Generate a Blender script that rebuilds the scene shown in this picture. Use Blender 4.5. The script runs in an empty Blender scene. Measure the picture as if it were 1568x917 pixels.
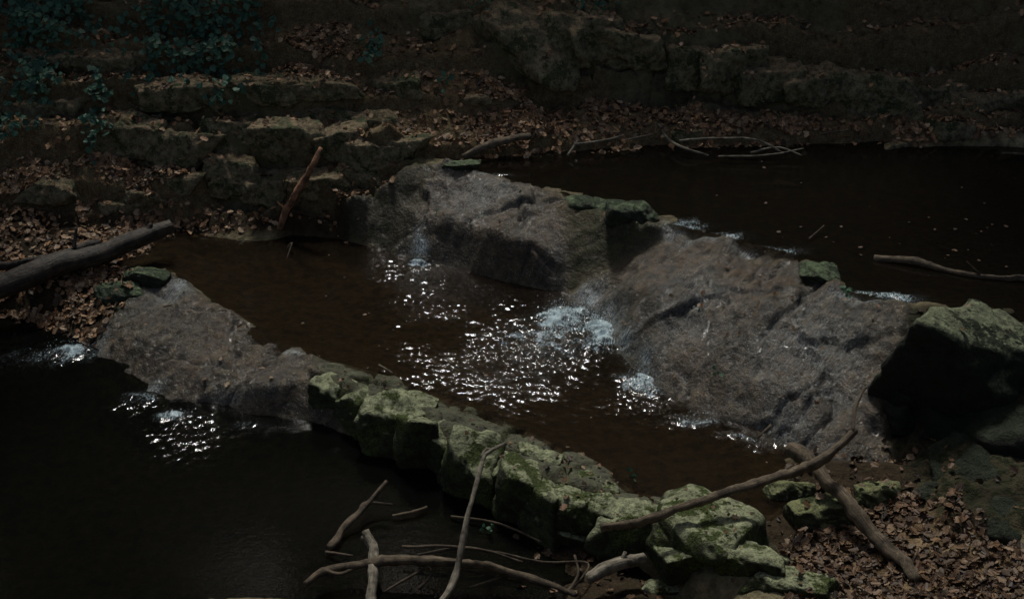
import bpy, math, random
import numpy as np
from mathutils import Vector, Matrix
from mathutils.bvhtree import BVHTree
random.seed(5); rng=np.random.default_rng(7)
R=math.radians
scene=bpy.context.scene
H=4.8; P=R(28); F=1893.0; CX=784.0; CY=458.5
cP,sP=math.cos(P),math.sin(P)
# ---------------------------------------------------------------- survey helper: sight line -> point at height z
def ray(u,v):
    a=(u-CX)/F; b=(CY-v)/F
    return np.array([a, cP+b*sP, -sP+b*cP])
def G(u,v,z):
    d=ray(u,v); t=(z-H)/d[2]
    return (d[0]*t,d[1]*t,z)
def GL(l): return [G(*p) for p in l]
# ---------------------------------------------------------------- numpy noise
def h2(xi,yi,seed):
    h=(xi*374761393+yi*668265263+seed*144269503)&0x7fffffff
    h=((h^(h>>13))*1274126177)&0x7fffffff
    h=h^(h>>16)
    return (h&0xffffff)/float(0xffffff)
def vn(x,y,seed=0):
    xi=np.floor(x).astype(np.int64); yi=np.floor(y).astype(np.int64)
    fx=x-xi; fy=y-yi
    fx=fx*fx*fx*(fx*(fx*6-15)+10); fy=fy*fy*fy*(fy*(fy*6-15)+10)
    a=h2(xi,yi,seed);b=h2(xi+1,yi,seed);c=h2(xi,yi+1,seed);d=h2(xi+1,yi+1,seed)
    return (a+(b-a)*fx)*(1-fy)+(c+(d-c)*fx)*fy
def fbm(x,y,seed=0,o=4):
    s=0;a=1;t=0
    for i in range(o):
        s=s+a*(vn(x,y,seed+i*17)-.5); t+=a; a*=.5; x,y=x*1.63-y*1.2+3.1,x*1.2+y*1.63+7.7
    return s/t*2
def voro(x,y,seed=0):
    xi=np.floor(x).astype(np.int64); yi=np.floor(y).astype(np.int64)
    f1=np.full(x.shape,9.);f2=np.full(x.shape,9.);cid=np.zeros(x.shape)
    for i in(-1,0,1):
        for j in(-1,0,1):
            cx=xi+i;cy=yi+j
            px=cx+.15+.7*h2(cx,cy,seed);py=cy+.15+.7*h2(cx,cy,seed+5)
            d=np.hypot(px-x,py-y);c=h2(cx,cy,seed+9)
            n=d<f1
            f2=np.where(n,f1,np.minimum(f2,d)); cid=np.where(n,c,cid); f1=np.where(n,d,f1)
    return f1,f2,cid
def sstep(a,b,x):
    t=np.clip((x-a)/(b-a),0,1); return t*t*(3-2*t)
# ---------------------------------------------------------------- terrain grid
S=.016
def axis(a,b,na,nb):
    core=np.arange(a,b,S)
    l=[];s=S;x=a
    for i in range(na): s*=1.18; x-=s; l.append(x)
    r=[];s=S;x=core[-1]
    for i in range(nb): s*=1.18; x+=s; r.append(x)
    return np.array(l[::-1]+list(core)+r)
XS=axis(-5.7,5.7,34,34); YS=axis(4.9,12.6,26,36)
NX,NY=len(XS),len(YS)
L=[
 [(-150,640,-.3),(100,650,-.3),(250,700,-.3),(420,760,-.22)],
 [(-150,800,-.35),(100,820,-.35),(300,860,-.3)],
 [(-150,960,-.3),(300,960,-.3)],
 [(100,557,-.1),(140,552,-.04),(180,570,-.04),(225,605,-.04),(240,625,-.04),(330,636,-.04),(400,640,-.04),(470,655,-.04),(560,678,-.04),(640,705,-.04),(690,745,-.04),(760,785,-.04),(850,822,-.04),(950,850,-.03),(1000,885,-.02)],
 [(100,595,-.18),(230,655,-.18),(400,680,-.16),(600,740,-.1),(700,800,-.06)],
 [(205,425,.25),(262,422,.215),(300,445,.205),(345,487,.2),(400,530,.205),(450,545,.215),(480,545,.26)],
 [(190,490,.15),(240,530,.13),(300,575,.11),(380,598,.13),(440,595,.17)],
 [(470,548,.2),(600,578,.2),(700,612,.2),(830,668,.2),(960,738,.2),(1060,765,.2),(1130,775,.2)],
 [(490,562,.28),(560,596,.29),(640,628,.29),(720,663,.30),(800,707,.29),(880,740,.29),(960,764,.29),(1040,785,.31),(1100,812,.33),(1160,862,.31),(1250,915,.25),(1350,980,.25)],
 [(500,590,.24),(570,622,.24),(650,660,.23),(720,700,.22),(800,745,.21),(880,782,.2),(960,805,.2),(1030,840,.22),(1080,890,.2)],
 [(1000,885,-.02),(1060,930,0),(1100,990,.02)],
 [(560,860,-.05),(700,850,-.03),(850,870,-.01),(900,917,.02)],
 [(450,930,-.12),(650,930,-.04),(900,960,.02)],
 [(1180,850,.2),(1300,850,.25),(1400,870,.28),(1568,880,.35)],
 [(1200,940,.25),(1400,950,.28),(1600,950,.35)],
 [(1140,790,.18),(1240,775,.2),(1340,790,.24),(1390,800,.27)],
 [(1200,700,.22),(1235,730,.22),(1200,765,.21),(1130,775,.2)],
 [(300,390,.12),(400,420,.09),(500,460,.06),(600,510,.03),(720,540,0),(850,590,.03),(950,660,.05),(1080,710,.1)],
 [(450,380,.12),(600,430,.06),(750,470,.0),(850,510,0),(940,600,.03),(1050,670,.09)],
 [(60,440,.24),(130,412,.23),(180,390,.22),(260,352,.22),(330,338,.23),(420,352,.23),(525,368,.21),(610,395,.2),(700,420,.18),(790,442,.17),(860,460,.17),(900,490,.16),(925,530,.16),(960,575,.16),(1010,612,.17),(1080,648,.18),(1150,672,.19),(1200,695,.21)],
 [(640,250,.78),(740,264,.735),(800,280,.735),(880,303,.77),(950,322,.84),(1000,335,.82),(1030,345,.74),(1100,360,.73),(1200,385,.735),(1250,415,.8),(1300,445,.74),(1360,455,.735),(1420,475,.78)],
 [(560,310,.5),(620,325,.5),(700,345,.52),(780,370,.52),(850,385,.5)],
 [(865,455,.18),(900,420,.36),(960,385,.56),(1010,362,.68)],
 [(940,440,.45),(1020,450,.57),(1120,470,.62),(1200,500,.62),(1300,520,.6)],
 [(980,530,.33),(1060,560,.38),(1150,590,.42),(1250,600,.44),(1330,600,.44)],
 [(1200,695,.21),(1260,690,.25),(1330,690,.26),(1390,700,.3)],
 [(1420,476,.80),(1500,480,.8),(1568,490,.8),(1750,500,.82)],
 [(1400,560,.55),(1400,640,.4),(1400,720,.32)],
 [(1440,505,.74),(1500,530,.72),(1568,550,.74),(1750,570,.8)],
 [(1470,640,.46),(1568,660,.5),(1700,660,.6)],
 [(1430,540,.62),(1430,610,.46)],
 [(1420,760,.3),(1480,840,.33),(1568,870,.36)],
 [(1460,740,.36),(1568,790,.4),(1700,800,.45)],
 [(760,257,.68),(900,284,.66),(1050,320,.64),(1200,352,.62),(1350,420,.62),(1568,460,.62),(1800,480,.65)],
 [(850,247,.7),(1050,260,.62),(1300,290,.58),(1568,330,.55),(1900,350,.5)],
 [(1100,235,.7),(1568,240,.68)],
 [(640,240,.8),(700,242,.77),(830,236,.76),(1000,222,.76),(1200,222,.76),(1400,212,.76),(1568,215,.76),(1900,215,.76)],
 [(640,200,.95),(760,190,.95),(900,190,.92),(1100,192,.9),(1300,198,.86),(1568,203,.84)],
 [(780,140,1.1),(900,148,1.06),(1060,152,1.02),(1180,175,.95),(1300,190,.9),(1568,195,.9),(1800,195,.9)],
 [(770,30,1.74),(800,30,1.75),(900,45,1.64),(1060,75,1.47),(1250,110,1.25),(1568,135,1.11),(1800,140,1.1)],
 [(-200,345,.33),(0,345,.32),(100,345,.3),(200,345,.27),(330,333,.27)],
 [(-200,240,.8),(0,240,.78),(150,240,.76),(230,285,.55),(330,315,.4),(430,330,.38),(520,345,.33)],
 [(-200,100,1.35),(0,100,1.35),(200,110,1.3),(400,130,1.22),(560,170,1.05),(640,200,.95)],
 [(520,345,.33),(530,300,.6),(600,255,.8),(640,240,.82)],
 [(430,240,.78),(520,225,.84),(610,228,.85)],
 [(-200,470,.05),(0,470,.03),(80,480,.05),(130,500,.04),(150,520,.02)],
 [(-200,420,.2),(0,425,.2),(60,440,.2)],
 [(-200,540,-.2),(0,540,-.2),(80,560,-.15)],
]
WL=[[(-7,12.4,2.15),(7,12.4,2.15)],[(-28,16,6.0),(28,16,6.0)],[(-30,24,14),(30,24,14)],[(-30,40,27),(30,40,27)],  # unseen hillside, shaped steep to keep sky out of the pool reflections
 [(-9,5,-.3),(-9,8,-.2)],[(-14,3.5,1),(-14,10,1.2)],[(6,4.5,1.2),(6,6.6,1.3)],[(9,8.2,.55),(9,10,.6)],[(18,5,2),(18,11,2)],
 [(-8,3.6,.9),(0,3.9,.6),(6,3.9,.9)],[(-28,0,3.0),(28,0,3.0)]]
pts=[]
for l in [GL(l) for l in L]+WL:
    l=np.array(l,float)
    for a,b in zip(l[:-1],l[1:]):
        n=max(2,int(np.linalg.norm(b[:2]-a[:2])/.008))
        t=np.linspace(0,1,n)[:,None]; pts.append(a+(b-a)*t)
pts=np.vstack(pts)
pi=np.clip(np.round(np.interp(pts[:,0],XS,np.arange(NX))),0,NX-1).astype(int)
pj=np.clip(np.round(np.interp(pts[:,1],YS,np.arange(NY))),0,NY-1).astype(int)
Z=None
for s in (64,32,16,8,4,2,1):
    nx=(NX+s-1)//s; ny=(NY+s-1)//s
    num=np.zeros((ny,nx));den=np.zeros((ny,nx))
    np.add.at(num,(pj//s,pi//s),pts[:,2]);np.add.at(den,(pj//s,pi//s),1)
    m=den>0; c=np.where(m,num/np.maximum(den,1),0)
    if Z is None: Z=np.full((ny,nx),.8)
    else: Z=np.repeat(np.repeat(Z,2,0),2,1)[:ny,:nx]
    for it in range(300 if s>4 else 70):
        Z=np.where(m,c,Z)
        Q=np.pad(Z,1,mode='edge')
        Z=(Q[1:-1,:-2]+Q[1:-1,2:]+Q[:-2,1:-1]+Q[2:,1:-1])/4
    Z=np.where(m,c,Z)
def blur(A,n):
    for _ in range(n):
        Q=np.pad(A,1,mode='edge'); A=(Q[1:-1,:-2]+Q[1:-1,2:]+Q[:-2,1:-1]+Q[2:,1:-1]+Q[1:-1,1:-1]*2)/6
    return A
Z=blur(Z,6)
X,Y=np.meshgrid(XS,YS)
def inpoly(poly,X,Y):
    ins=np.zeros(X.shape,bool); n=len(poly)
    for i in range(n):
        x1,y1=poly[i][:2];x2,y2=poly[(i+1)%n][:2]
        if y1==y2: continue
        c=((y1>Y)!=(y2>Y))&(X<(x2-x1)*(Y-y1)/(y2-y1)+x1)
        ins^=c
    return ins
def mask(poly,n=8): return blur(inpoly(poly,X,Y).astype(float),n)
wetU=GL([(525,365,.2),(600,290,.6),(650,255,.76),(740,262,.75),(880,300,.76),(1030,343,.75),(1200,383,.75),(1300,443,.75),(1420,473,.78),(1400,560,.55),(1390,700,.3),(1200,700,.2),(1080,650,.17),(1000,605,.17),(925,525,.16),(860,460,.17),(700,425,.17),(610,398,.2)])
wetL=GL([(262,418,.22),(345,480,.2),(480,543,.22),(500,600,.22),(560,680,-.04),(400,645,-.04),(240,630,-.04),(135,555,-.04),(150,500,.1),(210,445,.2)])
slab=GL([(470,545,.2),(600,575,.2),(700,610,.2),(830,665,.2),(960,735,.2),(1080,765,.2),(1120,790,.2),(1300,930,.25),(1000,900,0),(850,825,-.04),(690,748,-.04),(560,680,-.04),(480,610,.2)])
bank=GL([(-300,345,.3),(330,335,.28),(525,355,.25),(600,270,.75),(640,240,.8),(830,236,.76),(1000,222,.76),(1200,222,.76),(1568,215,.76),(2100,215,.76)])+[(30,12),(30,40),(-30,40),(-30,11)]
litA=GL([(640,238,.8),(1568,214,.78),(1900,214,.78),(1900,192,.9),(1568,192,.9),(1180,170,1),(900,145,1.06),(760,140,1.1),(600,200,1)])
litB=GL([(-200,340,.3),(330,335,.3),(350,270,.6),(130,235,.75),(-200,235,.78)])
litC=GL([(1180,860,.22),(1250,790,.22),(1330,740,.28),(1420,760,.3),(1568,840,.4),(1700,980,.4),(1230,1000,.25)])
litD=GL([(430,110,1.28),(480,60,1.45),(640,60,1.5),(760,130,1.15),(640,200,1),(500,170,1.1)])
mud=GL([(-400,345,.3),(330,333,.28),(420,345,.25),(535,350,.25),(530,380,.2),(420,365,.2),(260,365,.2),(180,410,.2),(215,440,.2),(150,505,.1),(130,560,0),(-400,560,0)])
mud2=GL([(1120,775,.2),(1230,690,.22),(1400,690,.3),(1400,780,.3),(1250,840,.25),(1150,830,.25)])
mud3=GL([(400,940,0),(560,800,0),(690,745,0),(850,822,0),(1000,885,0),(1080,1000,0),(400,1000,0)])
mWU=mask(wetU,10); mWL=mask(wetL,10); mWet=np.clip(mWU+mWL,0,1); mS=mask(slab,6); mB=mask(bank,8)
mLA=mask(litA,14); mLB=mask(litB,14); mLC=mask(litC,10); mLD=mask(litD,14); mMl=mask(mud,12); mMud=np.clip(mMl+mask(mud2,10)+mask(mud3,12),0,1)
rightM=mask(GL([(1395,462,.79),(2000,462,.8),(2000,880,.4),(1450,830,.3),(1360,640,.4)]),10)
# relief
fa=math.atan2(-.76,-.65)
fu=X*math.cos(fa)+Y*math.sin(fa); fv=-X*math.sin(fa)+Y*math.cos(fa)
Z0=Z.copy()
wx=X+.18*fbm(X*2,Y*2,71,3); wy=Y+.18*fbm(X*2+9,Y*2,72,3)
g1=fbm(fu*1.1+wx*.3,fv*2.3,3,4); g2=fbm(fu*4,fv*8,4,3)
rid=1-np.abs(fbm(fu*.9,fv*2.0,6,3))*2.2
f1,f2,cidw=voro(wx*1.5+.4*fbm(X*4,Y*4,73,3),wy*1.9,27); ew=f2-f1
Z+=mWet*(.10*fbm(X*1.3,Y*1.3,1,3)+.06*g1+.03*rid+.02*g2+.036*fbm(X*9,Y*9,5,4)+(cidw-.5)*.05)
crack=np.exp(-(ew/.045)**2)*sstep(.4,.6,vn(X*1.4+3,Y*1.4,29))
for sd in(8,98):
    st=fbm(fu*.8+wx*.6,fv*1.4+3,sd,4); crack=np.maximum(crack,np.exp(-(st/.03)**2)*sstep(.4,.65,vn(X*1.5,Y*1.5,sd+1)))
Z-=mWet*crack*.035
# bank: strata ledges
zb=Z0*3.2+.5*fbm(X*.6,Y*.6,11,3)+.22*fbm(X*3,Y*3,15,3)
fr=zb-np.floor(zb); stair=np.floor(zb)+sstep(.42,.58,fr)
flat=np.clip(mLA*.9+mLB*.8+mLC+mLD*.8+sstep(1.5,1.8,Z0)*.7,0,1)
f1,f2,cid=voro(wx*1.7,wy*2.2,21); edge=f2-f1
near=sstep(14.5,12.5,Y)
jnt=np.exp(-(edge/.05)**2)*sstep(.4,.65,vn(X*1.1,Y*1.1,33))
Z+=mB*near*(1-flat*.85)*((stair-zb)/3.2*1.15+(cid-.5)*.12-.08*jnt)
Z+=mB*(.07*fbm(X*2.2,Y*2.2,41,5)+.035*fbm(X*10,Y*10,42,4))
# front ridge: broken slabs
f1,f2,cid=voro(wx*2.6+wy*.8,wy*2.6,51); e2=f2-f1
f3,f4,cid2=voro(wx*6+wy,wy*6,57)
Z+=mS*((cid-.5)*.07+(cid2-.5)*.03-.04*np.exp(-(e2/.07)**2)-.015*np.exp(-((f4-f3)/.08)**2)+.025*fbm(X*7,Y*7,52,5))
rest=np.clip(1-mWet-mS-mB,0,1)
Z+=rest*(.03*fbm(X*2.2,Y*2.2,61,4)+.014*fbm(X*14,Y*14,62,3))+rightM*(.12*fbm(X*2.6,Y*2.6,91,4)+.04*fbm(X*9,Y*9,92,3))+mMl*(.03*fbm(X*6,Y*6,93,4))
far=sstep(6,9,np.abs(X))
Z+=far*.25*fbm(X*.5,Y*.5,66,4)
litterM=np.clip(mLA*1.1+mLB+mLC*1.2+mLD*.9+mMud*.9+mB*sstep(-.3,.2,fbm(X*.9,Y*.9,44,4))*.85,0,1)
gy,gx=np.gradient(Z,YS,XS)
steep=np.hypot(gx,gy)
midp=GL([(262,418,.22),(300,443,.22),(345,487,.22),(400,530,.22),(450,545,.22),(480,545,.22),(600,578,.22),(700,615,.22),(830,672,.22),(960,745,.22),(1060,785,.22),(1180,790,.22),(1260,740,.22),(1230,690,.22),(1100,630,.22),(1030,590,.22),(950,515,.22),(880,440,.22),(790,425,.22),(700,400,.22),(610,375,.22),(525,345,.22),(420,335,.22),(300,325,.22),(240,340,.22),(120,400,.22),(180,415,.22)])
upp=GL([(620,235,.75),(700,258,.75),(740,265,.75),(800,281,.75),(880,303,.75),(950,325,.75),(1030,347,.75),(1100,362,.75),(1200,388,.75),(1250,420,.75),(1300,450,.75),(1360,462,.75),(1430,485,.75),(1600,520,.75),(2400,540,.75),(2400,190,.75),(1568,195,.75),(1200,205,.75),(1000,205,.75),(830,215,.75),(700,225,.75)])
mMid=inpoly(midp,X,Y); mUp=inpoly(upp,X,Y)
lowreg=(~mMid)&(~mUp)&(Z<.0)
under=np.clip(np.where(mMid,(.235-Z)/.05,0)+np.where(mUp,(.765-Z)/.04,0)+np.where(lowreg,(-Z+.02)/.05,0),0,1)
under=blur(under,4)
def addmesh(name,V,Fc,mat,smooth=True):
    me=bpy.data.meshes.new(name); me.from_pydata(V.tolist() if hasattr(V,'tolist') else V,[],Fc.tolist() if hasattr(Fc,'tolist') else Fc)
    if smooth: me.polygons.foreach_set('use_smooth',[True]*len(me.polygons))
    me.materials.append(mat); ob=bpy.data.objects.new(name,me); scene.collection.objects.link(ob); return ob
def setcol(ob,name,C):
    a=ob.data.color_attributes.new(name,'FLOAT_COLOR','POINT'); a.data.foreach_set('color',np.asarray(C,dtype=np.float32).ravel())
def sample(A,x,y):
    i=np.clip(np.interp(x,XS,np.arange(NX)),0,NX-1.001);j=np.clip(np.interp(y,YS,np.arange(NY)),0,NY-1.001)
    i0=np.floor(i).astype(int);j0=np.floor(j).astype(int);a=i-i0;b=j-j0
    return (A[j0,i0]*(1-a)+A[j0,i0+1]*a)*(1-b)+(A[j0+1,i0]*(1-a)+A[j0+1,i0+1]*a)*b
def hit(u,v):
    d=ray(u,v); y=np.linspace(4.6,16,1500); t=y/d[1]; x=d[0]*t; z=H+d[2]*t
    tz=sample(Z,x,y); k=np.argmax(z<=tz)
    return np.array([x[k],y[k],tz[k]])
def depth(p): return p[1]*cP+(H-p[2])*sP
# ---------------------------------------------------------------- material helpers
class M:
    def __init__(s,name):
        s.m=bpy.data.materials.new(name); s.m.use_nodes=True; s.t=s.m.node_tree; s.t.nodes.clear()
        s.out=s.n('ShaderNodeOutputMaterial'); s.co=s.n('ShaderNodeNewGeometry').outputs['Position']
    def n(s,ty,**k):
        x=s.t.nodes.new(ty)
        for a,b in k.items(): setattr(x,a,b)
        return x
    def l(s,a,b): s.t.links.new(a,b)
    def put(s,sock,v):
        if isinstance(v,(int,float)): sock.default_value=(v,v,v,1) if sock.type=='RGBA' else v
        elif isinstance(v,(tuple,list)): sock.default_value=tuple(v)+((1,) if len(v)==3 and sock.type=='RGBA' else ())
        else: s.l(v,sock)
    def noise(s,sc,det=6,ro=.6,co=None,dist=0):
        x=s.n('ShaderNodeTexNoise'); x.inputs['Scale'].default_value=sc;x.inputs['Detail'].default_value=det;x.inputs['Roughness'].default_value=ro;x.inputs['Distortion'].default_value=dist
        s.l(co or s.co,x.inputs['Vector']); return x.outputs['Fac']
    def map(s,scale,rotz=0,co=None):
        r=s.n('ShaderNodeMapping'); r.vector_type='POINT'; s.l(co or s.co,r.inputs['Vector']); r.inputs['Rotation'].default_value=(0,0,rotz)
        q=s.n('ShaderNodeMapping'); s.l(r.outputs[0],q.inputs['Vector']); q.inputs['Scale'].default_value=scale; return q.outputs[0]
    def ramp(s,f,stops):
        x=s.n('ShaderNodeValToRGB'); e=x.color_ramp.elements
        while len(e)<len(stops): e.new(.5)
        for i,(p,c) in enumerate(stops):
            e[i].position=p; e[i].color=(c,c,c,1) if isinstance(c,(int,float)) else tuple(c)+(1,)
        s.l(f,x.inputs[0]); return x.outputs[0]
    def mix(s,f,a,b,mode='MIX'):
        x=s.n('ShaderNodeMix',data_type='RGBA',blend_type=mode); s.put(x.inputs[0],f); s.put(x.inputs[6],a); s.put(x.inputs[7],b); return x.outputs[2]
    def math(s,op,a,b=0,c=0):
        x=s.n('ShaderNodeMath',operation=op); s.put(x.inputs[0],a); s.put(x.inputs[1],b); s.put(x.inputs[2],c); return x.outputs[0]
    def wsum(s,*ps):
        o=None
        for f,wt in ps:
            q=s.math('MULTIPLY',f,wt); o=q if o is None else s.math('ADD',o,q)
        return o
    def attr(s,name):
        x=s.n('ShaderNodeAttribute',attribute_name=name); q=s.n('ShaderNodeSeparateColor'); s.l(x.outputs['Color'],q.inputs[0]); s.alpha=x.outputs['Alpha']; return x.outputs['Color'],q.outputs
    def bump(s,h,st,d,nrm=None):
        x=s.n('ShaderNodeBump'); s.put(x.inputs['Height'],h); s.put(x.inputs['Strength'],st); x.inputs['Distance'].default_value=d
        if nrm is not None: s.l(nrm,x.inputs['Normal'])
        return x.outputs[0]
    def nz(s):
        g=s.n('ShaderNodeNewGeometry'); q=s.n('ShaderNodeSeparateXYZ'); s.l(g.outputs['Normal'],q.inputs[0]); return q.outputs[2]
    def prin(s,col,rough,nrm=None,spec=.5,coat=0,coatr=.1,cn=None):
        b=s.n('ShaderNodeBsdfPrincipled'); s.put(b.inputs['Base Color'],col); s.put(b.inputs['Roughness'],rough); s.put(b.inputs['Specular IOR Level'],spec)
        s.put(b.inputs['Coat Weight'],coat); s.put(b.inputs['Coat Roughness'],coatr)
        if nrm is not None: s.l(nrm,b.inputs['Normal']); s.l(cn or nrm,b.inputs['Coat Normal'])
        return b
    def end(s,b): s.l(b.outputs[0],s.out.inputs[0]); return s.m
# terrain
t=M('streambed_and_bank')
_,m1=t.attr('mask'); mudDarkf=t.alpha; _,m2=t.attr('mask2'); crk=t.alpha
wet,moss,lit=m1[0],m1[1],m1[2]; bed,pale,whi=m2[0],m2[1],m2[2]
nA=t.noise(2.2,5,.65); nB=t.noise(13,5,.7); nC=t.noise(70,3,.75)
rock=t.ramp(nA,[(.35,(.11,.096,.054)),(.5,(.20,.172,.10)),(.65,(.29,.248,.15))])
rock=t.mix(.85,rock,t.ramp(nB,[(.34,(.25,.25,.22)),(.5,(.75,.75,.72)),(.66,(1.3,1.28,1.2))]),'MULTIPLY')
soil=t.ramp(nB,[(.34,(.085,.055,.028)),(.5,(.19,.13,.068)),(.66,(.33,.235,.135))])
soil=t.mix(.8,soil,t.ramp(nC,[(.36,.35),(.6,1.25)]),'MULTIPLY')
col=t.mix(lit,rock,soil)
mossc=t.ramp(nC,[(.35,(.012,.018,.006)),(.62,(.05,.068,.018))])
mf=t.math('MULTIPLY',moss,t.ramp(nB,[(.42,0.),(.56,1.)]))
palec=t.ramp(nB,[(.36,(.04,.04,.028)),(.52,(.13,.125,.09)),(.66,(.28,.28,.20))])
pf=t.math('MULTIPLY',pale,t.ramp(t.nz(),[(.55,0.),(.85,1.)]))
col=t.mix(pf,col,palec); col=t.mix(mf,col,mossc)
fc=t.map((1.6,9,3),-fa); fn=t.noise(1.8,5,.7,fc); fn2=t.noise(12,4,.75,fc)
wc=t.ramp(fn,[(.32,(.016,.0135,.0075)),(.45,(.048,.038,.0225)),(.56,(.082,.066,.040)),(.68,(.13,.107,.070))])
wc=t.mix(.85,wc,t.ramp(nB,[(.36,(.25,.24,.2)),(.5,(.8,.78,.71)),(.64,(1.5,1.44,1.25))]),'MULTIPLY')
wc=t.mix(.45,wc,t.ramp(fn2,[(.34,.45),(.64,1.45)]),'MULTIPLY')
wc=t.mix(t.ramp(nA,[(.44,0.),(.60,.6)]),wc,t.mix(t.ramp(nB,[(.35,0.),(.62,1.)]),(.028,.019,.008),(.12,.075,.034)))
wc=t.mix(t.math('MULTIPLY',t.ramp(t.noise(1.4,5,.7),[(.50,0.),(.60,.6)]),1.),wc,t.mix(1.,wc,(.33,.40,.28),'MULTIPLY'))
fl=t.noise(95,2,.6)
wc=t.mix(t.math('MULTIPLY',t.ramp(fl,[(.63,0.),(.69,.9)]),t.ramp(fn,[(.44,0.),(.6,1.)])),wc,(.46,.50,.47))
wf=t.math('MULTIPLY',whi,t.ramp(fn2,[(.42,0.),(.58,1.)]))
wc=t.mix(t.math('MULTIPLY',crk,.85),wc,(.010,.009,.006))
wc=t.mix(wf,wc,(.56,.67,.70))
col=t.mix(wet,col,wc)
col=t.mix(mudDarkf,col,t.mix(1.,col,(.22,.20,.17),'MULTIPLY'))
bedc=t.ramp(nB,[(.34,(.028,.021,.013)),(.5,(.068,.050,.031)),(.66,(.13,.10,.064))])
col=t.mix(bed,col,bedc)
ro=t.mix(wet,.9,t.ramp(fn2,[(.36,.4),(.62,.65)]))
hh=t.wsum((nA,.05),(nB,.055),(nC,.008),(t.math('MULTIPLY',fn2,wet),.018))
b3=t.bump(hh,.9,1.0)
bc=t.bump(t.wsum((nA,.05),(nB,.03),(fn2,.008),(fl,.0035)),.9,1.)
MT=t.end(t.prin(col,ro,b3,.25,t.math('MULTIPLY',wet,.65),.09,bc))
def rockmat(name,base,top,moss,mossamt,wetc=0.,tn=(.45,.75)):
    t=M(name); nA=t.noise(3.5,4,.65); nB=t.noise(17,5,.72); nC=t.noise(85,3,.75); nz=t.nz()
    c=t.ramp(nB,[(.34,tuple(x*.3 for x in base)),(.5,base),(.66,tuple(x*1.7 for x in base))])
    tp=t.ramp(nB,[(.34,tuple(x*.25 for x in top)),(.48,tuple(x*.75 for x in top)),(.64,tuple(x*1.2 for x in top))])
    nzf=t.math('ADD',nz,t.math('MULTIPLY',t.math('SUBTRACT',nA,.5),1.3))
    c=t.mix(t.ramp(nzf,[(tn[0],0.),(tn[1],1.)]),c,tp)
    mc=t.ramp(nC,[(.35,tuple(x*.3 for x in moss)),(.62,tuple(x*1.3 for x in moss))])
    mm=t.noise(5,4,.75)
    c=t.mix(t.ramp(mm,[(.60-mossamt*.2,0.),(.66-mossamt*.2,1.)]),c,mc)
    c=t.mix(.6,c,t.ramp(nC,[(.36,.45),(.6,1.2)]),'MULTIPLY')
    hh=t.wsum((nA,.05),(nB,.05),(nC,.01))
    return t.end(t.prin(c,.85-.5*wetc,t.bump(hh,.9,1.),.35,wetc*.6,.15))
RM_ridge=rockmat('mossy_pale_stone',(.030,.038,.014),(.33,.355,.205),(.055,.078,.015),.46,0.,(.52,.8))  # lichen tops and mossy sides, contrast raised to paint in top light
RM_bank=rockmat('bank_sandstone',(.20,.172,.098),(.25,.19,.108),(.07,.085,.034),.36)
RM_dark=rockmat('dark_mossy_stone',(.012,.016,.009),(.20,.225,.13),(.014,.022,.007),.4,0.,(.4,.7))  # lit top and shaded sides of the boulder put into the colour
RM_blk=rockmat('shaded_mossy_stone',(.008,.012,.006),(.03,.038,.02),(.012,.020,.006),.6,0.,(.6,.85))  # near-black copy of the mossy stone, shade put into its colour
RM_green=rockmat('green_stone',(.05,.055,.025),(.25,.265,.12),(.05,.065,.02),.3,0.,(.5,.8))
RM_wet=rockmat('wet_mossy_stone',(.022,.028,.014),(.12,.17,.08),(.02,.04,.01),.65,.3,(.55,.8))
V=np.stack([X.ravel(),Y.ravel(),Z.ravel()],1)
i0=(np.arange(NY-1)[:,None]*NX+np.arange(NX-1)[None]).ravel()
Fc=np.stack([i0,i0+1,i0+1+NX,i0+NX],1)
ter=addmesh('ground',V,Fc,MT)
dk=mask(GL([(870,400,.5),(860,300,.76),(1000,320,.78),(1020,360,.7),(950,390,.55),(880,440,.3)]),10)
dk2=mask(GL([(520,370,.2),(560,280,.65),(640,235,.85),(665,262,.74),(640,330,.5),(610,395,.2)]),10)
mossM=np.clip(mS*.6+dk*.9+rightM+dk2*.9+mB*.35+mask(GL([(90,440,.2),(200,410,.25),(220,460,.2),(150,490,.1)]),8)+mMud*.3,0,1)
wetA=mWet*(1-.7*dk)*(1-rightM)*(1-.5*dk2)
white=np.zeros(X.shape)
wX=X+.06*fbm(X*9,Y*9,301,3);wY=Y+.06*fbm(X*9,Y*9,302,3)
for (u,v,z,rx,ry,a) in [(1045,348,.74,.16,.06,.9),(1110,362,.73,.25,.05,.9),(1165,378,.73,.15,.05,.8),(1340,452,.74,.25,.07,1.),(900,462,.27,.10,.18,1.),(925,505,.2,.12,.2,1.),(948,545,.2,.1,.14,.9),(760,267,.74,.14,.04,.7),(270,455,.19,.12,.14,.6),(135,528,.05,.12,.12,.9),(225,595,.03,.08,.1,.5),(985,575,.25,.1,.16,.8),(1060,640,.25,.12,.08,.6),(1060,470,.55,.3,.5,.16),(740,310,.6,.3,.3,.24),(1240,540,.55,.4,.4,.24),(450,545,.21,.12,.05,.6),(1200,640,.35,.3,.3,.16),(640,392,.25,.05,.12,1.),(330,620,.02,.3,.06,.2)]:
    cx,cy,_=G(u,v,z); white=np.maximum(white,a*np.exp(-((wX-cx)/rx)**2-((wY-cy)/ry)**2))
mudDarkA=np.clip(mMud*(1-mLB)+rightM*.8+dk2*.5+dk*.4,0,1)  # mud tone, plus painted shade on right bank and darker cascade patches
setcol(ter,'mask',np.stack([wetA.ravel(),mossM.ravel(),litterM.ravel(),mudDarkA.ravel()],1))
setcol(ter,'mask2',np.stack([under.ravel(),mS.ravel(),white.ravel(),(crack*mWet).ravel()],1))
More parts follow.
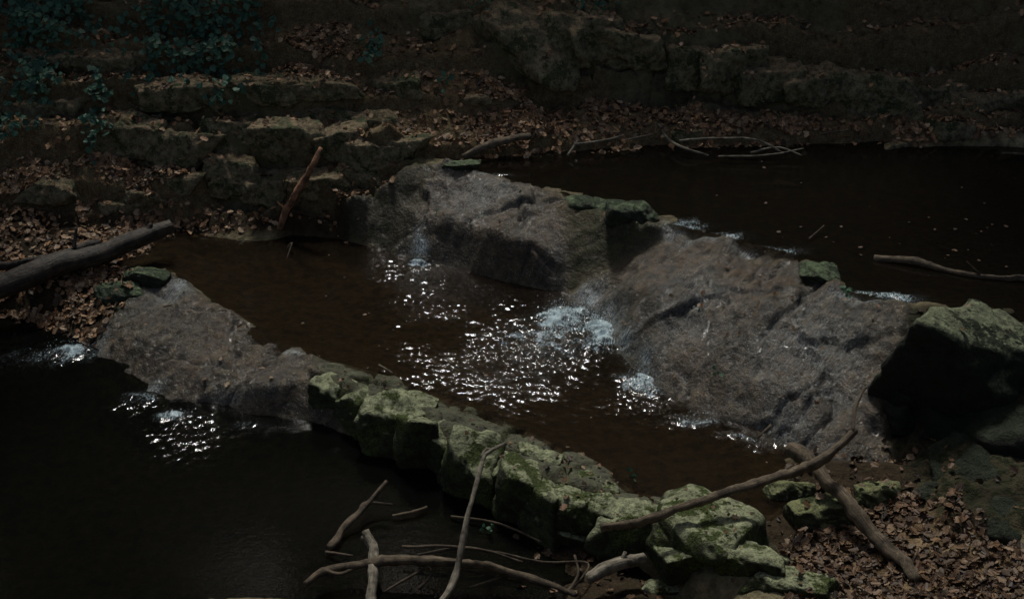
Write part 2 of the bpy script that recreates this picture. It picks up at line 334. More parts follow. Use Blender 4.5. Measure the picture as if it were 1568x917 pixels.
# ---------------------------------------------------------------- water
def watermat(name,tint,murk,murkf):
    t=M(name); _,a=t.attr('foam')
    n1=t.noise(30,3,.6)
    nb=t.bump(n1,1.,.006)
    x=nb.node; t.put(x.inputs['Strength'],t.math('MULTIPLY_ADD',a[1],1.2,.15))
    tr=t.n('ShaderNodeBsdfTransparent'); t.put(tr.inputs[0],tint)
    df=t.n('ShaderNodeBsdfDiffuse'); t.put(df.inputs[0],murk)
    mx=t.n('ShaderNodeMixShader'); mx.inputs[0].default_value=murkf; t.l(tr.outputs[0],mx.inputs[1]); t.l(df.outputs[0],mx.inputs[2])
    gl=t.n('ShaderNodeBsdfGlossy'); gl.inputs['Roughness'].default_value=.05; gl.inputs['Color'].default_value=(1,1,1,1); t.l(nb,gl.inputs['Normal'])
    fr=t.n('ShaderNodeFresnel'); fr.inputs[0].default_value=1.33; t.l(nb,fr.inputs['Normal'])
    m2=t.n('ShaderNodeMixShader'); t.l(fr.outputs[0],m2.inputs[0]); t.l(mx.outputs[0],m2.inputs[1]); t.l(gl.outputs[0],m2.inputs[2])
    fo=t.n('ShaderNodeBsdfDiffuse'); t.put(fo.inputs[0],(.50,.62,.66))
    m3=t.n('ShaderNodeMixShader'); nf=t.noise(40,5,.8,t.map((1.2,2.4,1),-fa-.5))
    ff=t.ramp(t.math('ADD',t.math('MULTIPLY',a[0],1.1),t.math('MULTIPLY',t.math('SUBTRACT',nf,.5),3.8)),[(.42,0.),(.72,.4),(1.05,.92)])
    ff=t.math('MULTIPLY',ff,t.ramp(a[0],[(.05,0.),(.5,1.)]))
    t.l(ff,m3.inputs[0]); t.l(m2.outputs[0],m3.inputs[1]); t.l(fo.outputs[0],m3.inputs[2])
    return t.end(m3)
def waves(x,y,seed,lo,hi,n=40):
    r=np.random.default_rng(seed); z=0
    for i in range(n):
        lam=lo*(hi/lo)**r.random(); th=-1.75+r.normal()*.65; ph=r.random()*6.28; k=6.2832/lam
        z=z+lam*np.sin(k*(x*math.cos(th)+y*math.sin(th))+ph+2.*np.sin((x*r.normal()+y*r.normal())*2.1+i))
    return z/math.sqrt(n)
def water(name,poly,lev,res,splash,calm,mat,seed):
    P2=np.array([p[:2] for p in poly]); x0,y0=P2.min(0);x1,y1=P2.max(0)
    x0=max(x0,-9);x1=min(x1,9)
    xs=np.arange(x0,x1,res);ys=np.arange(y0,y1,res);XX,YY=np.meshgrid(xs,ys)
    ins=inpoly(poly,XX,YY)&(sample(Z,XX,YY)<lev+.05)
    act=np.zeros(XX.shape);foam=np.zeros(XX.shape);mound=np.zeros(XX.shape)
    wX=XX+.10*fbm(XX*5,YY*5,seed+200,4);wY=YY+.10*fbm(XX*5,YY*5,seed+230,4)
    fray=.5+1.1*vn(wX*13,wY*13,seed+260)
    for (u,v,rx,ry,a,fo) in splash:
        cx,cy,_=G(u,v,lev); g=((XX-cx)/rx)**2+((YY-cy)/ry)**2
        act=np.maximum(act,a*np.exp(-g)); 
        if fo>0:
            g2=((wX-cx)/rx)**2+((wY-cy)/ry)**2
            foam=np.maximum(foam,fo*np.exp(-g2)*fray); mound+= .04*fo*np.exp(-g2*1.4)*(.2+vn(XX*28,YY*28,seed)*1.2)
    foam=np.clip(foam,0,1)
    brk=sstep(.2,.75,vn(XX*4.1,YY*6.1,seed+3))*1.3+.2
    ZZ=lev+waves(XX,YY,seed,.03,.11)*(calm+.062*act*brk)+mound
    idx=-np.ones(XX.shape,int); fm=ins[:-1,:-1]&ins[1:,:-1]&ins[:-1,1:]&ins[1:,1:]
    used=np.zeros(XX.shape,bool); used[:-1,:-1]|=fm;used[1:,:-1]|=fm;used[:-1,1:]|=fm;used[1:,1:]|=fm
    idx[used]=np.arange(used.sum()); j,i=np.nonzero(fm)
    Fq=np.stack([idx[j,i],idx[j,i+1],idx[j+1,i+1],idx[j+1,i]],1)
    ob=addmesh(name,np.stack([XX[used],YY[used],ZZ[used]],1),Fq,mat)
    setcol(ob,'foam',np.stack([foam[used],act[used],0*foam[used],np.ones(used.sum())],1)); return ob
WMm=watermat('brown_stream_water',(.60,.54,.44),(.016,.012,.008),.42)
WMu=watermat('brown_pool_water',(.46,.43,.37),(.008,.0068,.005),.6)
WMl=watermat('deep_dark_water',(.45,.43,.38),(.004,.005,.004),.6)
water('stream_water',midp,.22,.011,[(862,488,.24,.17,1,1.0),(912,512,.16,.24,1,1.),(800,540,.6,.6,1,0),(700,560,.5,.5,.8,0),(640,420,.4,.28,.8,0),(645,405,.12,.06,1,.8),(700,470,.6,.5,.7,0),(980,585,.17,.16,1,.68),(1055,645,.2,.08,.8,.5),(980,610,.3,.25,.8,0),(1130,668,.16,.06,.7,.4),(1180,680,.2,.1,.6,.3),(850,520,.5,.34,1,.42),(780,570,.6,.5,.9,.2)],.0035,WMm,3)
water('stream_water.001',upp,.75,.02,[(1050,347,.25,.1,.8,.5),(1110,362,.25,.08,.8,.45),(1340,455,.3,.1,.8,.55),(760,268,.15,.05,.5,.4),(1470,360,.8,.5,.4,0),(1200,385,.25,.1,.6,.4)],.0022,WMu,5)
lowp=GL([(-400,430,0),(0,440,0),(100,460,0),(160,500,0),(260,560,0),(420,610,0),(600,650,0),(760,740,0),(1000,830,0),(1100,1000,0)])+[(.6,4.4),(-9,4.4)]
water('stream_water.002',lowp,.0,.014,[(108,542,.2,.1,1,.8),(60,545,.3,.18,.7,.3),(270,638,.14,.08,1,.6),(215,608,.12,.1,.8,.45),(290,665,.34,.32,.8,0),(210,620,.25,.2,.6,0),(380,652,.25,.06,.5,.25)],.0014,WMl,9)
t=M('white_water'); MS=t.end(t.prin((.52,.63,.67),.25,None,.6))
def droplets(name,lst):
    bv=[];bf=[]
    for (u,v,z,n,sx,sy,sz) in lst:
        c=np.array(G(u,v,z))
        for k in range(n):
            p=c+np.array([rng.normal()*sx,rng.normal()*sy,abs(rng.normal())*sz]); r=.001+.003*rng.random()**3
            b=len(bv); e=rng.normal(size=3)*.3+np.array([1,1,1.6])
            for q in((1,0,0),(-1,0,0),(0,1,0),(0,-1,0),(0,0,1),(0,0,-1)): bv.append((p+np.array(q)*r*e).tolist())
            bf+= [(b,b+2,b+4),(b+2,b+1,b+4),(b+1,b+3,b+4),(b+3,b,b+4),(b+2,b,b+5),(b+1,b+2,b+5),(b+3,b+1,b+5),(b,b+3,b+5)]
    return addmesh(name,bv,bf,MS)
droplets('water_splash',[(872,482,.235,800,.11,.08,.05),(912,498,.23,600,.05,.12,.06),(985,575,.23,200,.06,.08,.04),(648,402,.23,110,.04,.03,.05),(1060,641,.23,70,.08,.04,.02),(800,530,.225,120,.3,.2,.005)])
droplets('water_splash.001',[(112,538,.01,340,.10,.06,.04),(272,634,.01,60,.07,.03,.02)])
# ---------------------------------------------------------------- boulders
import bmesh
bm=bmesh.new(); bmesh.ops.create_icosphere(bm,subdivisions=5,radius=1); IV=np.array([v.co[:] for v in bm.verts]); IF=[[v.index for v in f.verts] for f in bm.faces]; bm.free()
def fb3(p,s,seed,o=4):
    return (fbm(p[:,0]*s+p[:,2]*s*.7,p[:,1]*s-p[:,2]*s*.4,seed,o)+fbm(p[:,2]*s+5,p[:,0]*s*.8+p[:,1]*s*.5,seed+3,o))*.5
def boulder(c,size,yaw,seed,blocky=.6,rough=1.,tilt=.06,lowf=.13):
    r=np.random.default_rng(seed); D=IV
    ns=[];ds=[]
    for ax in range(3):
        for sg in(-1,1):
            n=np.zeros(3);n[ax]=sg;n+=r.normal(size=3)*.2;ns.append(n/np.linalg.norm(n));ds.append(.8+.2*r.random())
    for k in range(12):
        n=r.normal(size=3);n/=np.linalg.norm(n);ns.append(n);ds.append(.72+.45*(blocky)+.3*r.random())
    q=np.maximum(D@np.array(ns).T,1e-3)/np.array(ds)
    pw=22; rad=1/((q**pw).sum(1))**(1/pw)
    p=D*rad[:,None]
    p=p*(np.array(size)/2)
    m=float(np.mean(size))
    nn=fb3(p/m+seed*3.3,1.7,seed,4)*lowf+fb3(p/m+seed,6,seed+2,4)*.08*rough
    p=p+D*(nn*m)[:,None]
    a=yaw; Rm=np.array([[math.cos(a),-math.sin(a),0],[math.sin(a),math.cos(a),0],[0,0,1]])
    tl=r.normal()*tilt; Rt=np.array([[1,0,0],[0,math.cos(tl),-math.sin(tl)],[0,math.sin(tl),math.cos(tl)]])
    return (p@Rt.T)@Rm.T+np.array(c)
allV=[];allF=[];off=0
def reg(Vv,Ff):
    global off
    allV.append(Vv); allF.extend([[a+off for a in f] for f in Ff]); off+=len(Vv)
def rocks(name,lst,mat,join=False,blocky=.6,hs=.85,back=.12,sink=0,ws=1.,lowf=.13,rough=1.2):
    JV=[];JF=[];o=0
    for k,q in enumerate(lst):
        u,v,w,h=q[:4]; yaw=q[4] if len(q)>4 else (random.random()-.5)*.4; dr=q[5] if len(q)>5 else 1.; lift=q[6] if len(q)>6 else 0
        p=hit(u,v); s=depth(p)/F; W=w*s*ws; Hh=h*s
        c=p+np.array([0,back*Hh,(lift-sink)*Hh])
        Vv=boulder(c,(W,Hh*dr,Hh*hs),yaw,int(u*7+v),blocky,rough,.05,lowf)
        reg(Vv,IF)
        if join: JV.append(Vv);JF+=[[a+o for a in f] for f in IF];o+=len(Vv)
        else: addmesh(name,Vv,IF,mat)
    if join: return addmesh(name,np.vstack(JV),JF,mat)
rocks('rock_outcrop',[(802,62,105,84,.1),(866,66,66,84),(912,76,64,70),(965,92,115,72,-.1),(1052,108,70,72),(1120,114,90,72),(1180,142,100,60),(1250,145,100,62),(1330,155,110,60),(1420,160,110,60),(1520,172,120,50),(1640,170,100,60),(700,40,110,40)],RM_bank,True,.95,1.05,.26,0,1.18,.10,1.8)
rocks('rock_outcrop.001',[(190,222,120,56),(262,245,90,62),(262,280,90,26),(380,212,110,60),(440,218,90,60),(362,272,70,58),(352,302,60,40),(402,302,80,50),(523,232,76,46,.2),(575,240,84,46,.2),(485,290,80,44),(545,285,76,42),(610,234,50,40),(215,308,60,28),(120,110,190,60),(455,150,180,36),(530,186,150,24),(615,142,74,44),(320,160,200,50),(60,180,170,60)],RM_bank,True,.95,1.0,.26,0,1.15,.10,1.8)
rocks('boulder',[(72,300,95,44),(190,322,75,26),(730,155,45,18),(1052,208,52,24),(1370,228,38,20),(1458,202,68,42),(1200,286,40,16),(1400,282,26,10),(1225,278,22,9)],RM_bank)
def ledge(name,lst,mat,blocky=.7,lowf=.1):
    VV=[];FF=[];o=0
    for (u,v,top,ln,dp,h,yaw) in lst:
        c=np.array(G(u,v,top)); c[2]=top-h/2
        Vv=boulder(c,(ln,dp,h),yaw,int(u*3+v),blocky,1.3,.08,lowf); reg(Vv,IF); VV.append(Vv);FF+=[[a+o for a in f] for f in IF];o+=len(Vv)
    return addmesh(name,np.vstack(VV),FF,mat)
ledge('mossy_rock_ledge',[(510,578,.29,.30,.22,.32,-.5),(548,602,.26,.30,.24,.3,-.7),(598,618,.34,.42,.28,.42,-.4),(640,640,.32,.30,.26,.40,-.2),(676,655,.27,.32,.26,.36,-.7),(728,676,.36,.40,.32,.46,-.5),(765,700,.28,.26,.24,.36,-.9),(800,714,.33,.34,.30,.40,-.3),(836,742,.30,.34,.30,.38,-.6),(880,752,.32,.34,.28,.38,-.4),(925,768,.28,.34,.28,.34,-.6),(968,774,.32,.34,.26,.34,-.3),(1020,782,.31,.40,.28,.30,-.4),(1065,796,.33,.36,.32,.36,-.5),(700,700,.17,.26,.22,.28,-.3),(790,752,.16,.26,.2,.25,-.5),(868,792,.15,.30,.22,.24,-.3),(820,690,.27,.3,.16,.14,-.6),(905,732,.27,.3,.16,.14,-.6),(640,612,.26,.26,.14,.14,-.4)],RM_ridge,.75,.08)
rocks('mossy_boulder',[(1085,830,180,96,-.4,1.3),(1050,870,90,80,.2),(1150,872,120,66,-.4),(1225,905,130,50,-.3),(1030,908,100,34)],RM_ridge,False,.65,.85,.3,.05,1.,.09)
rocks('mossy_boulder.005',[(965,336,84,50,.1,1.1,.05),(905,318,80,34,-.2,1.3,-.1),(1256,426,60,36,-.2,1.2,.0),(705,256,60,20),(615,240,46,34),(222,430,76,38,-.3,1.2,.0),(185,458,90,46)],RM_wet,False,.35,.85,.25)
rocks('green_boulder',[(1258,800,118,66,.1,1.,.12),(1208,757,74,36,.1,1.,.08),(1340,765,68,46,.2,1.,.08)],RM_green,False,.6)
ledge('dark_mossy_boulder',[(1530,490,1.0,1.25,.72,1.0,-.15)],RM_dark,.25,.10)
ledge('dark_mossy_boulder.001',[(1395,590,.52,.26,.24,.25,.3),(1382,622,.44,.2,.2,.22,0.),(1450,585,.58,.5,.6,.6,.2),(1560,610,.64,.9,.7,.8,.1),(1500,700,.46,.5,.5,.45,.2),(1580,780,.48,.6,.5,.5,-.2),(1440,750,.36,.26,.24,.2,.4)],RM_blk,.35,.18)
# ---------------------------------------------------------------- wood
def woodmat(name,a,b,rough=.8):
    t=M(name); tc=t.n('ShaderNodeUVMap').outputs[0]; q=t.n('ShaderNodeMapping'); t.l(tc,q.inputs[0]); q.inputs['Scale'].default_value=(14,2.5,1)
    n=t.noise(3,4,.7,q.outputs[0]); n2=t.noise(14,4,.7)
    c=t.mix(t.ramp(n,[(.4,0.),(.6,1.)]),a,b); c=t.mix(.85,c,t.ramp(n2,[(.36,.2),(.6,1.15)]),'MULTIPLY')
    return t.end(t.prin(c,rough,t.bump(t.wsum((n,.008),(n2,.012)),.9,1.),.35))
W_br=woodmat('brown_bark',(.07,.052,.034),(.20,.155,.10)); W_or=woodmat('orange_bark',(.16,.08,.038),(.46,.23,.12)); W_gr=woodmat('grey_driftwood',(.14,.122,.09),(.37,.33,.25)); W_dk=woodmat('dark_wet_log',(.02,.015,.011),(.08,.062,.042),.6)
def tube(pts,rad,seed=0,seg=10,wig=.5,stp=.025):
    r=np.random.default_rng(seed); pts=np.array(pts,float); n=len(pts)
    P4=np.vstack([2*pts[0]-pts[1],pts,2*pts[-1]-pts[-2]]); out=[];rr=[]
    for i in range(n-1):
        a,b,c,d=P4[i:i+4]; m=max(3,int(np.linalg.norm(c-b)/stp))
        for k in range(m):
            t=k/m; out.append(.5*((2*b)+(-a+c)*t+(2*a-5*b+4*c-d)*t*t+(-a+3*b-3*c+d)*t**3)); rr.append(rad[i]+(rad[i+1]-rad[i])*t)
    out.append(pts[-1]);rr.append(rad[-1]); out=np.array(out);rr=np.array(rr); N=len(out)
    s=np.arange(N)*stp; thick=rad[0]>.05
    for ax in range(3): out[:,ax]+=(fbm(s*(1.5 if thick else 4),s*0+ax*7.3,seed+ax,3))*rr*wig*2*(.5 if thick else 1)
    rr=rr*(1+(.1 if thick else .26)*fbm(s*(3 if thick else 7),s*0+2.2,seed+9,3))
    T=np.gradient(out,axis=0);T/=np.linalg.norm(T,axis=1)[:,None]+1e-9
    Vv=[];UV=[];Ff=[]
    up=np.array([.13,.21,1.])
    for i in range(N):
        a=np.cross(T[i],up);a/=np.linalg.norm(a);b=np.cross(T[i],a)
        for k in range(seg):
            th=6.2832*k/seg; q=rr[i]*(1+(.05 if thick else .14)*math.sin(3*th+s[i]*(1 if thick else 5)+seed)+(.035 if thick else .07)*r.normal())
            Vv.append(out[i]+a*math.cos(th)*q+b*math.sin(th)*q); UV.append((k/seg,s[i]))
    for i in range(N-1):
        for k in range(seg):
            k2=(k+1)%seg; Ff.append([i*seg+k,i*seg+k2,(i+1)*seg+k2,(i+1)*seg+k])
    c0=len(Vv);Vv.append(out[0]-T[0]*rr[0]*.2);Vv.append(out[-1]+T[-1]*rr[-1]*.3);UV+=[(0,0),(0,s[-1])]
    for k in range(seg):
        k2=(k+1)%seg; Ff.append([k2,k,c0]);Ff.append([(N-1)*seg+k,(N-1)*seg+k2,c0+1])
    return np.array(Vv),Ff,UV
def wood(name,parts,mat,seed,rs=.82):
    VV=[];FF=[];UU=[];o=0
    for k,pl in enumerate(parts):
        pts=[];rad=[]
        for (u,v,z,rp) in pl:
            rp=rp*rs
            if z is None: p=hit(u,v); p=p+np.array([0,0,rp*depth(p)/F*.7])
            else: p=np.array(G(u,v,z))
            pts.append(p); rad.append(rp*depth(p)/F)
        a,b,c=tube(pts,rad,seed+k*13,14 if rad[0]>.05 else 8); VV.append(a);FF+=[[q+o for q in f] for f in b];UU+=c;o+=len(a)
    ob=addmesh(name,np.vstack(VV),FF,mat); uvl=ob.data.uv_layers.new(name='UVMap')
    li=np.zeros(len(ob.data.loops),int); ob.data.loops.foreach_get('vertex_index',li); uvl.data.foreach_set('uv',np.array(UU,dtype=np.float32)[li].ravel()); return ob
wood('fallen_log',[[(-60,460,.28,19),(0,441,.3,18),(70,415,.33,17),(130,395,.36,16),(200,369,.42,14),(262,346,.47,10)],[(200,368,.44,5),(225,350,.5,4),(232,343,.53,3)]],W_dk,1,1.05)
wood('fallen_log.001',[[(-60,412,.3,9),(40,404,.32,9),(110,385,.33,8),(150,372,.34,6)],[(112,385,.33,4),(118,348,.5,3)]],W_dk,2)
wood('fallen_log.002',[[(1216,682,.5,13),(1255,715,.46,14),(1300,765,.42,14),(1350,822,.36,13),(1405,888,.32,13)]],W_br,3)
wood('branch',[[(920,806,.42,7),(980,794,.45,8),(1060,773,.5,8),(1150,742,.56,9),(1240,709,.6,10),(1280,682,.66,8),(1308,657,.7,6)],[(1306,660,.7,3.5),(1310,625,.78,3),(1324,592,.86,2)],[(1240,709,.6,4),(1235,690,.62,3)]],W_br,4)
wood('branch.001',[[(675,925,.15,9),(700,880,.2,8),(712,820,.35,7),(722,765,.48,6),(737,705,.6,5),(752,690,.62,4),(775,678,.6,3)],[(738,700,.6,3),(745,688,.6,2.5),(760,688,.6,2)]],W_gr,5,.7)
wood('branch.002',[[(470,892,.12,6),(495,874,.12,8),(540,866,.12,9),(620,858,.14,9),(700,862,.16,9),(770,872,.14,8),(830,890,.12,7),(880,908,.1,6)],[(495,874,.12,5),(520,880,.1,4),(545,868,.12,3)]],W_br,6)
wood('branch.003',[[(566,930,.05,10),(572,880,.1,10),(575,840,.13,9),(562,812,.18,7)],[(575,840,.13,6),(556,820,.16,5)]],W_gr,7)
wood('branch.004',[[(503,842,.02,7),(525,808,.05,7),(548,785,.08,6),(572,760,.12,5),(592,738,.18,4)],[(548,785,.08,3),(560,770,.08,3),(600,772,.06,2)]],W_br,8)
wood('driftwood',[[(898,884,.14,11),(930,872,.17,14),(965,862,.18,13),(985,855,.2,10)],[(950,865,.18,7),(958,845,.25,4)]],W_gr,9)
wood('branch.005',[[(426,350,.3,6),(437,322,.45,6),(458,292,.64,7),(476,262,.82,6),(483,245,.9,6),(491,226,.98,4)],[(437,322,.45,3),(425,310,.5,2)]],W_or,10)
wood('driftwood.001',[[(708,240,.8,6),(740,226,.86,7),(775,216,.9,8),(812,211,.92,7)]],W_br,11)
wood('branch.006',[[(1340,394,.76,5),(1400,402,.77,7),(1450,413,.77,6),(1510,422,.77,5),(1600,428,.78,6)]],W_br,12)
wood('twig',[[(1010,192,None,4),(1022,212,.82,4),(1050,228,.82,3),(1085,238,.78,2)],[(1040,215,.85,3),(1100,212,.9,3),(1160,215,.9,3),(1200,235,.8,2)],[(1150,235,.8,3),(1190,225,.84,2),(1228,238,.8,2)],[(880,222,.85,3),(920,216,.88,3),(955,208,.9,2)],[(870,238,.78,3),(885,215,.88,2)],[(1100,240,.8,2),(1170,238,.82,2),(1230,228,.86,1.5)],[(960,215,.86,2),(1000,205,.9,2)]],W_gr,13,.6)
wood('twig.001',[[(615,835,.1,2.5),(690,836,.12,2.5),(760,845,.1,2.5),(830,860,.1,2.5),(900,862,.1,2),(880,900,.08,2)],[(640,850,.05,3),(720,838,.12,2.5),(800,860,.1,2)],[(860,915,.06,3),(885,880,.12,2.5),(880,850,.18,2)],[(500,845,.02,3),(540,850,.06,2)],[(640,900,.03,4),(660,880,.08,3)],[(690,790,.02,2),(760,800,.05,2),(830,830,.05,2)],[(600,790,.02,3),(640,782,.03,4),(655,776,.03,3)],[(720,900,.06,2.5),(790,880,.1,2),(850,905,.08,2)],[(590,905,.04,2.5),(650,868,.12,2)]],W_br,14)
wood('twig.002',[[(1500,420,.78,1.5),(1480,400,.85,1)],[(1240,365,.77,1.5),(1262,345,.8,1)],[(440,380,.24,2),(447,372,.3,1.5),(440,395,.22,1)],[(1255,205,.85,2),(1300,200,.9,2)],[(1180,650,.35,3),(1160,670,.28,2)],[(1535,235,.78,2),(1600,238,.78,2)]],W_br,15)
wood('twig.003',[[(620,380,.25,3),(645,392,.25,4),(655,402,.23,3)],[(580,560,.25,3),(600,572,.25,2)],[(250,470,.23,1.5),(300,462,.22,1)]],W_br,16)
# ---------------------------------------------------------------- leaves
bvh=BVHTree.FromPolygons(np.vstack(allV).tolist(),allF)
def leafmesh(name,pos,nor,size,cols,mat,fold=.35,shape=0):
    n=len(pos); pos=np.array(pos);nor=np.array(nor); nor/=np.linalg.norm(nor,axis=1)[:,None]
    a=rng.normal(size=(n,3)); a-=nor*(a*nor).sum(1)[:,None]; a/=np.linalg.norm(a,axis=1)[:,None]; b=np.cross(nor,a)
    half=[(-.5,0.),(-.42,.22),(-.12,.30),(-.02,.48),(.12,.26),(.32,.30),(.5,0.)] if shape==0 else [(-.5,0.),(-.55,.3),(-.2,.5),(.2,.38),(.35,.15),(.6,0.)]
    k=len(half); vs=[]
    cu=(rng.random(n)-.3)*.9
    for sgn in (1,-1):
        for (x,y) in half:
            jx=x+rng.normal(size=n)*.03; jy=(y+rng.normal(size=n)*.03*(y>0))*sgn
            zz=np.abs(jy)*fold*(rng.random(n)*1.6+.1)+cu*(x*x)*1.1+.12*rng.normal(size=n)*abs(y)
            vs.append(pos+(a*jx[:,None]+b*jy[:,None]+nor*zz[:,None])*size[:,None])
    Vv=np.stack(vs,1).reshape(-1,3); m=2*k; Ff=[]
    for i in range(n):
        o=i*m; Ff.append([o+q for q in range(k)][::-1]); Ff.append([o]+[o+k+q for q in range(1,k-1)]+[o+k-1])
    ob=addmesh(name,Vv,Ff,mat,False); C=np.repeat(np.hstack([cols,np.ones((n,1))]),m,0); setcol(ob,'tint',C); return ob
def leafmat(name,rough,tr):
    t=M(name); c,_=t.attr('tint'); n=t.noise(90,2,.6); c2=t.mix(.5,c,t.ramp(n,[(.35,.45),(.65,1.1)]),'MULTIPLY')
    return t.end(t.prin(c2,rough,None,.4))
LM=leafmat('dead_leaf',.6,0); IM=leafmat('ivy_leaf',.6,0)
pal=np.array([(.21,.11,.052),(.30,.18,.095),(.125,.07,.035),(.36,.25,.15),(.08,.05,.028),(.165,.095,.048),(.26,.15,.07)])
def scatter(dens,N,smin,smax,name,onrock=.35,cm=1.):
    w=dens*np.gradient(YS)[:,None]*np.gradient(XS)[None]; w=np.where((Y>4.5)&(Y<13.2)&(np.abs(X)<7.5),w,0).ravel(); w/=w.sum()
    k=rng.choice(w.size,N,p=w); x=X.ravel()[k]+rng.normal(size=N)*.01; y=Y.ravel()[k]+rng.normal(size=N)*.01
    pos=[];nor=[]
    z=sample(Z,x,y); sx=sample(gx,x,y); sy=sample(gy,x,y)
    for i in range(N):
        h=bvh.ray_cast(Vector((x[i],y[i],z[i]+1.2)),Vector((0,0,-1)))
        if h[0] is not None and h[0].z>z[i]:
            if h[1].z<.6 or rng.random()>onrock: continue
            p=np.array(h[0]);n=np.array(h[1])
        else:
            sc=min(1,1.2/max(.01,math.hypot(sx[i],sy[i]))); p=np.array([x[i],y[i],z[i]]); n=np.array([-sx[i]*sc,-sy[i]*sc,1])
        n=n/np.linalg.norm(n); pos.append(p+n*(.006+.02*rng.random())); nor.append(n+rng.normal(size=3)*.38)
    n=len(pos); c=pal[rng.integers(0,len(pal),n)]*(.5+.8*rng.random((n,1)))*cm
    s=smin+(smax-smin)*rng.random(n)**1.3
    return leafmesh(name,pos,nor,s,c,LM)
clump=.2+1.7*np.clip(fbm(X*1.6,Y*1.6,81,3)+.3,0,1)
sl=np.clip(1.4-steep*.8,.03,1)
notw=1-under
scatter((mLA*2.0+mLB*1.8+mLD*.9+mMl*(Y>8.3)*1.5+mB*.34*sstep(13,12,Y))*clump*sl*notw,16500,.028,.082,'leaf_litter',.45,1.3)
scatter((mLC+mMud*.08*(X>0)+rightM*.05)*(.5+clump)*notw*np.clip(1.6-steep*.6,.1,1)*(Y<7.5),3000,.03,.07,'leaf_litter.001',.12,.6)  # leaf palette scaled down, painting the dark right corner into the leaves
scatter((mS*.5+mWet*.10+.1*mMid*(Z>.1)+.4*mMl)*clump*(1-under),650,.015,.045,'fallen_leaves',.8,.8)
def floating(name,lst,lev):
    pos=[]
    for (u,v,su,sv,n) in lst:
        for k in range(n):
            p=np.array(G(u+rng.normal()*su,v+rng.normal()*sv,lev))
            if sample(Z,p[0:1],p[1:2])[0]<lev: pos.append(p+[0,0,.004])
    n=len(pos); c=pal[rng.integers(0,len(pal),n)]*(.2+.5*rng.random((n,1)))
    leafmesh(name,pos,np.tile([0,0,1.],(n,1))+rng.normal(size=(n,3))*.06,.012+.03*rng.random(n)**2,c,LM,.1)
floating('floating_leaves',[(1420,360,80,20,26),(1500,330,50,40,10),(1200,300,100,30,6)],.754)
floating('floating_leaves.001',[(500,440,110,30,9),(900,640,90,40,12),(620,520,60,30,5)],.225)
def ivy(name,cl,size=(.05,.085),col=((.02,.06,.036),(.06,.16,.095))):
    pos=[];nor=[]
    for (u,v,su,sv,n) in cl:
        for k in range(n):
            p=hit(u+rng.normal()*su,v+rng.normal()*sv)
            pos.append(p+np.array([0,-.04-.09*rng.random(),.02+.09*rng.random()])); nor.append(np.array([0,-.7,.7])+rng.normal(size=3)*.4)
    n=len(pos); f=rng.random((n,1)); c=np.array(col[0])*(1-f)+np.array(col[1])*f
    return leafmesh(name,pos,nor,size[0]+(size[1]-size[0])*rng.random(n),c,IM,.15,1)
ivy('ivy',[(60,60,30,40,180),(30,15,50,20,150),(100,30,36,20,110),(60,130,14,25,70),(25,190,16,15,36),(160,150,8,34,46),(145,205,6,24,30),(75,105,16,15,40),(190,60,14,40,30)],(.04,.07))
ivy('ivy.001',[(270,30,28,28,160),(330,55,22,30,130),(385,20,20,20,70),(290,110,20,28,80),(240,90,8,34,45),(350,110,14,22,46),(400,85,10,16,22),(340,150,14,10,20),(270,160,6,14,16)],(.04,.07))
ivy('fern_plant',[(572,75,8,16,46),(565,95,5,8,12)],(.03,.06))
ivy('fern_plant.001',[(905,15,20,8,20),(740,12,30,8,16),(680,130,6,8,8)],(.03,.06))
ivy('green_sprig',[(1290,452,8,4,10),(745,810,10,5,9),(1425,548,3,3,3),(1105,572,8,3,5),(965,722,4,5,6),(672,330,2,4,3)],(.02,.04),((.02,.07,.03),(.05,.13,.06)))
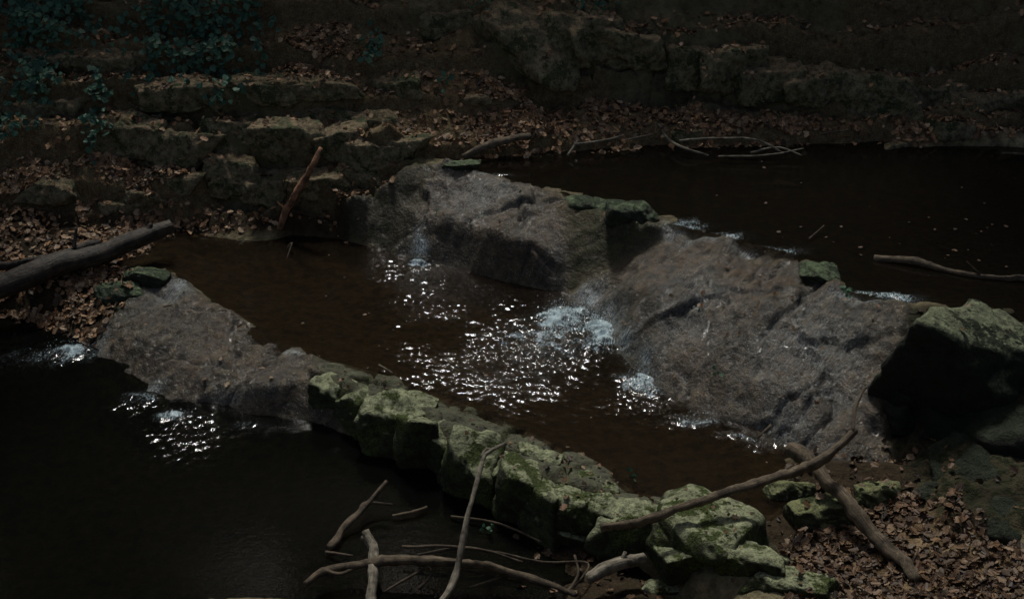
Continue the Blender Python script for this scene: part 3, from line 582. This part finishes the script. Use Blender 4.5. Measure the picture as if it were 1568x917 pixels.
# ---------------------------------------------------------------- unseen trees above the ravine, added to block sun and sky
t=M('shade_tree_foliage'); c,_=t.attr('tint'); TM=t.end(t.prin(c,.6,None,.3))
def shade_tree(name,base,crown,rad,seed,n=3600):
    r=np.random.default_rng(seed); e=bpy.data.objects.new(name,None); scene.collection.objects.link(e)
    base=np.array(base,float);crown=np.array(crown,float)
    mid=(base+crown)/2+np.array([.3,.2,.5]); parts=[([base-[0,0,.8],base+[0,0,.5],mid,crown],[.30,.24,.17,.07])]
    tips=[]
    for k in range(9):
        d=r.normal(size=3); d[2]=abs(d[2])*.5+.1; d/=np.linalg.norm(d); s=mid+(crown-mid)*r.random()*.9; q=crown+d*rad*.75*np.array([1,1,.6]); parts.append(([s,(s+q)/2+[0,0,.3],q],[.09,.055,.02])); tips.append(q)
    VV=[];FF=[];UU=[];o=0
    for k,(a,b) in enumerate(parts):
        A,B,C=tube(a,b,seed+k,8,.3,.15); VV.append(A);FF+=[[q+o for q in f] for f in B];UU+=C;o+=len(A)
    ob=addmesh(name+'_trunk',np.vstack(VV),FF,W_br); ob.parent=e
    uvl=ob.data.uv_layers.new(name='UVMap'); li=np.zeros(len(ob.data.loops),int); ob.data.loops.foreach_get('vertex_index',li); uvl.data.foreach_set('uv',np.array(UU,dtype=np.float32)[li].ravel())
    cen=[]
    for k in range(46):
        d=r.normal(size=3); d/=np.linalg.norm(d); cen.append(crown+d*rad*(.35+.65*r.random())*np.array([1,1,.55]))
    cen=np.array(cen+tips); ci=r.integers(0,len(cen),n); pos=cen[ci]+r.normal(size=(n,3))*rad*.13
    col=np.array([(.05,.08,.025)])*(.6+.8*r.random((n,1)))
    lf=leafmesh(name+'_leaves',pos,r.normal(size=(n,3))+[0,0,.6],.2+.2*r.random(n),col,TM,.2,1); lf.parent=e
shade_tree('shade_tree',(-7.6,14.3,4.4),(-7.2,12.4,9.2),3.0,1)
shade_tree('shade_tree.001',(7.0,14.3,4.4),(6.1,12.2,9.2),3.2,2)
shade_tree('shade_tree.002',(6.6,18,8.2),(6.0,17.6,12.5),3.2,3)
shade_tree('shade_tree.003',(-10,19,9.5),(-8.6,18.4,13),3.2,4)
shade_tree('shade_tree.004',(-8.6,9.6,1.1),(-6.6,9.2,8.2),2.6,5)
shade_tree('shade_tree.005',(7.6,4.4,1.8),(5.6,5.6,7.4),2.7,6,4200)
for k,x in enumerate((-13,-7,-1,5,11)):
    shade_tree('shade_tree.%03d'%(6+k),(x,30,18.8),(x+.3,30,23.2),3.7,20+k,2600)
# ---------------------------------------------------------------- camera, light
cd=bpy.data.cameras.new('camera'); cam=bpy.data.objects.new('camera',cd); scene.collection.objects.link(cam)
cam.location=(0,0,H); cam.rotation_euler=(R(62),0,0); cd.sensor_width=36; cd.lens=18/(784/F); cd.clip_end=300; scene.camera=cam
w=bpy.data.worlds.new('World'); scene.world=w; w.use_nodes=True; nt=w.node_tree
sk=nt.nodes.new('ShaderNodeTexSky'); sk.sky_type='NISHITA'; sk.sun_disc=False; EL=R(57); AZ=R(-8)
sk.sun_elevation=EL; sk.sun_rotation=AZ; sk.dust_density=5; sk.ozone_density=.5
bg=nt.nodes['Background']; nt.links.new(sk.outputs[0],bg.inputs[0]); bg.inputs[1].default_value=.06
sd=bpy.data.lights.new('sun','SUN'); sd.energy=2.0; sd.angle=R(7); sd.color=(1,.985,.92); so=bpy.data.objects.new('sun',sd); scene.collection.objects.link(so)
dirv=Vector((math.sin(AZ)*math.cos(EL),math.cos(AZ)*math.cos(EL),math.sin(EL)))
so.rotation_euler=dirv.to_track_quat('Z','Y').to_euler()
scene.view_settings.view_transform='Standard'; scene.view_settings.look='None'; scene.view_settings.exposure=0
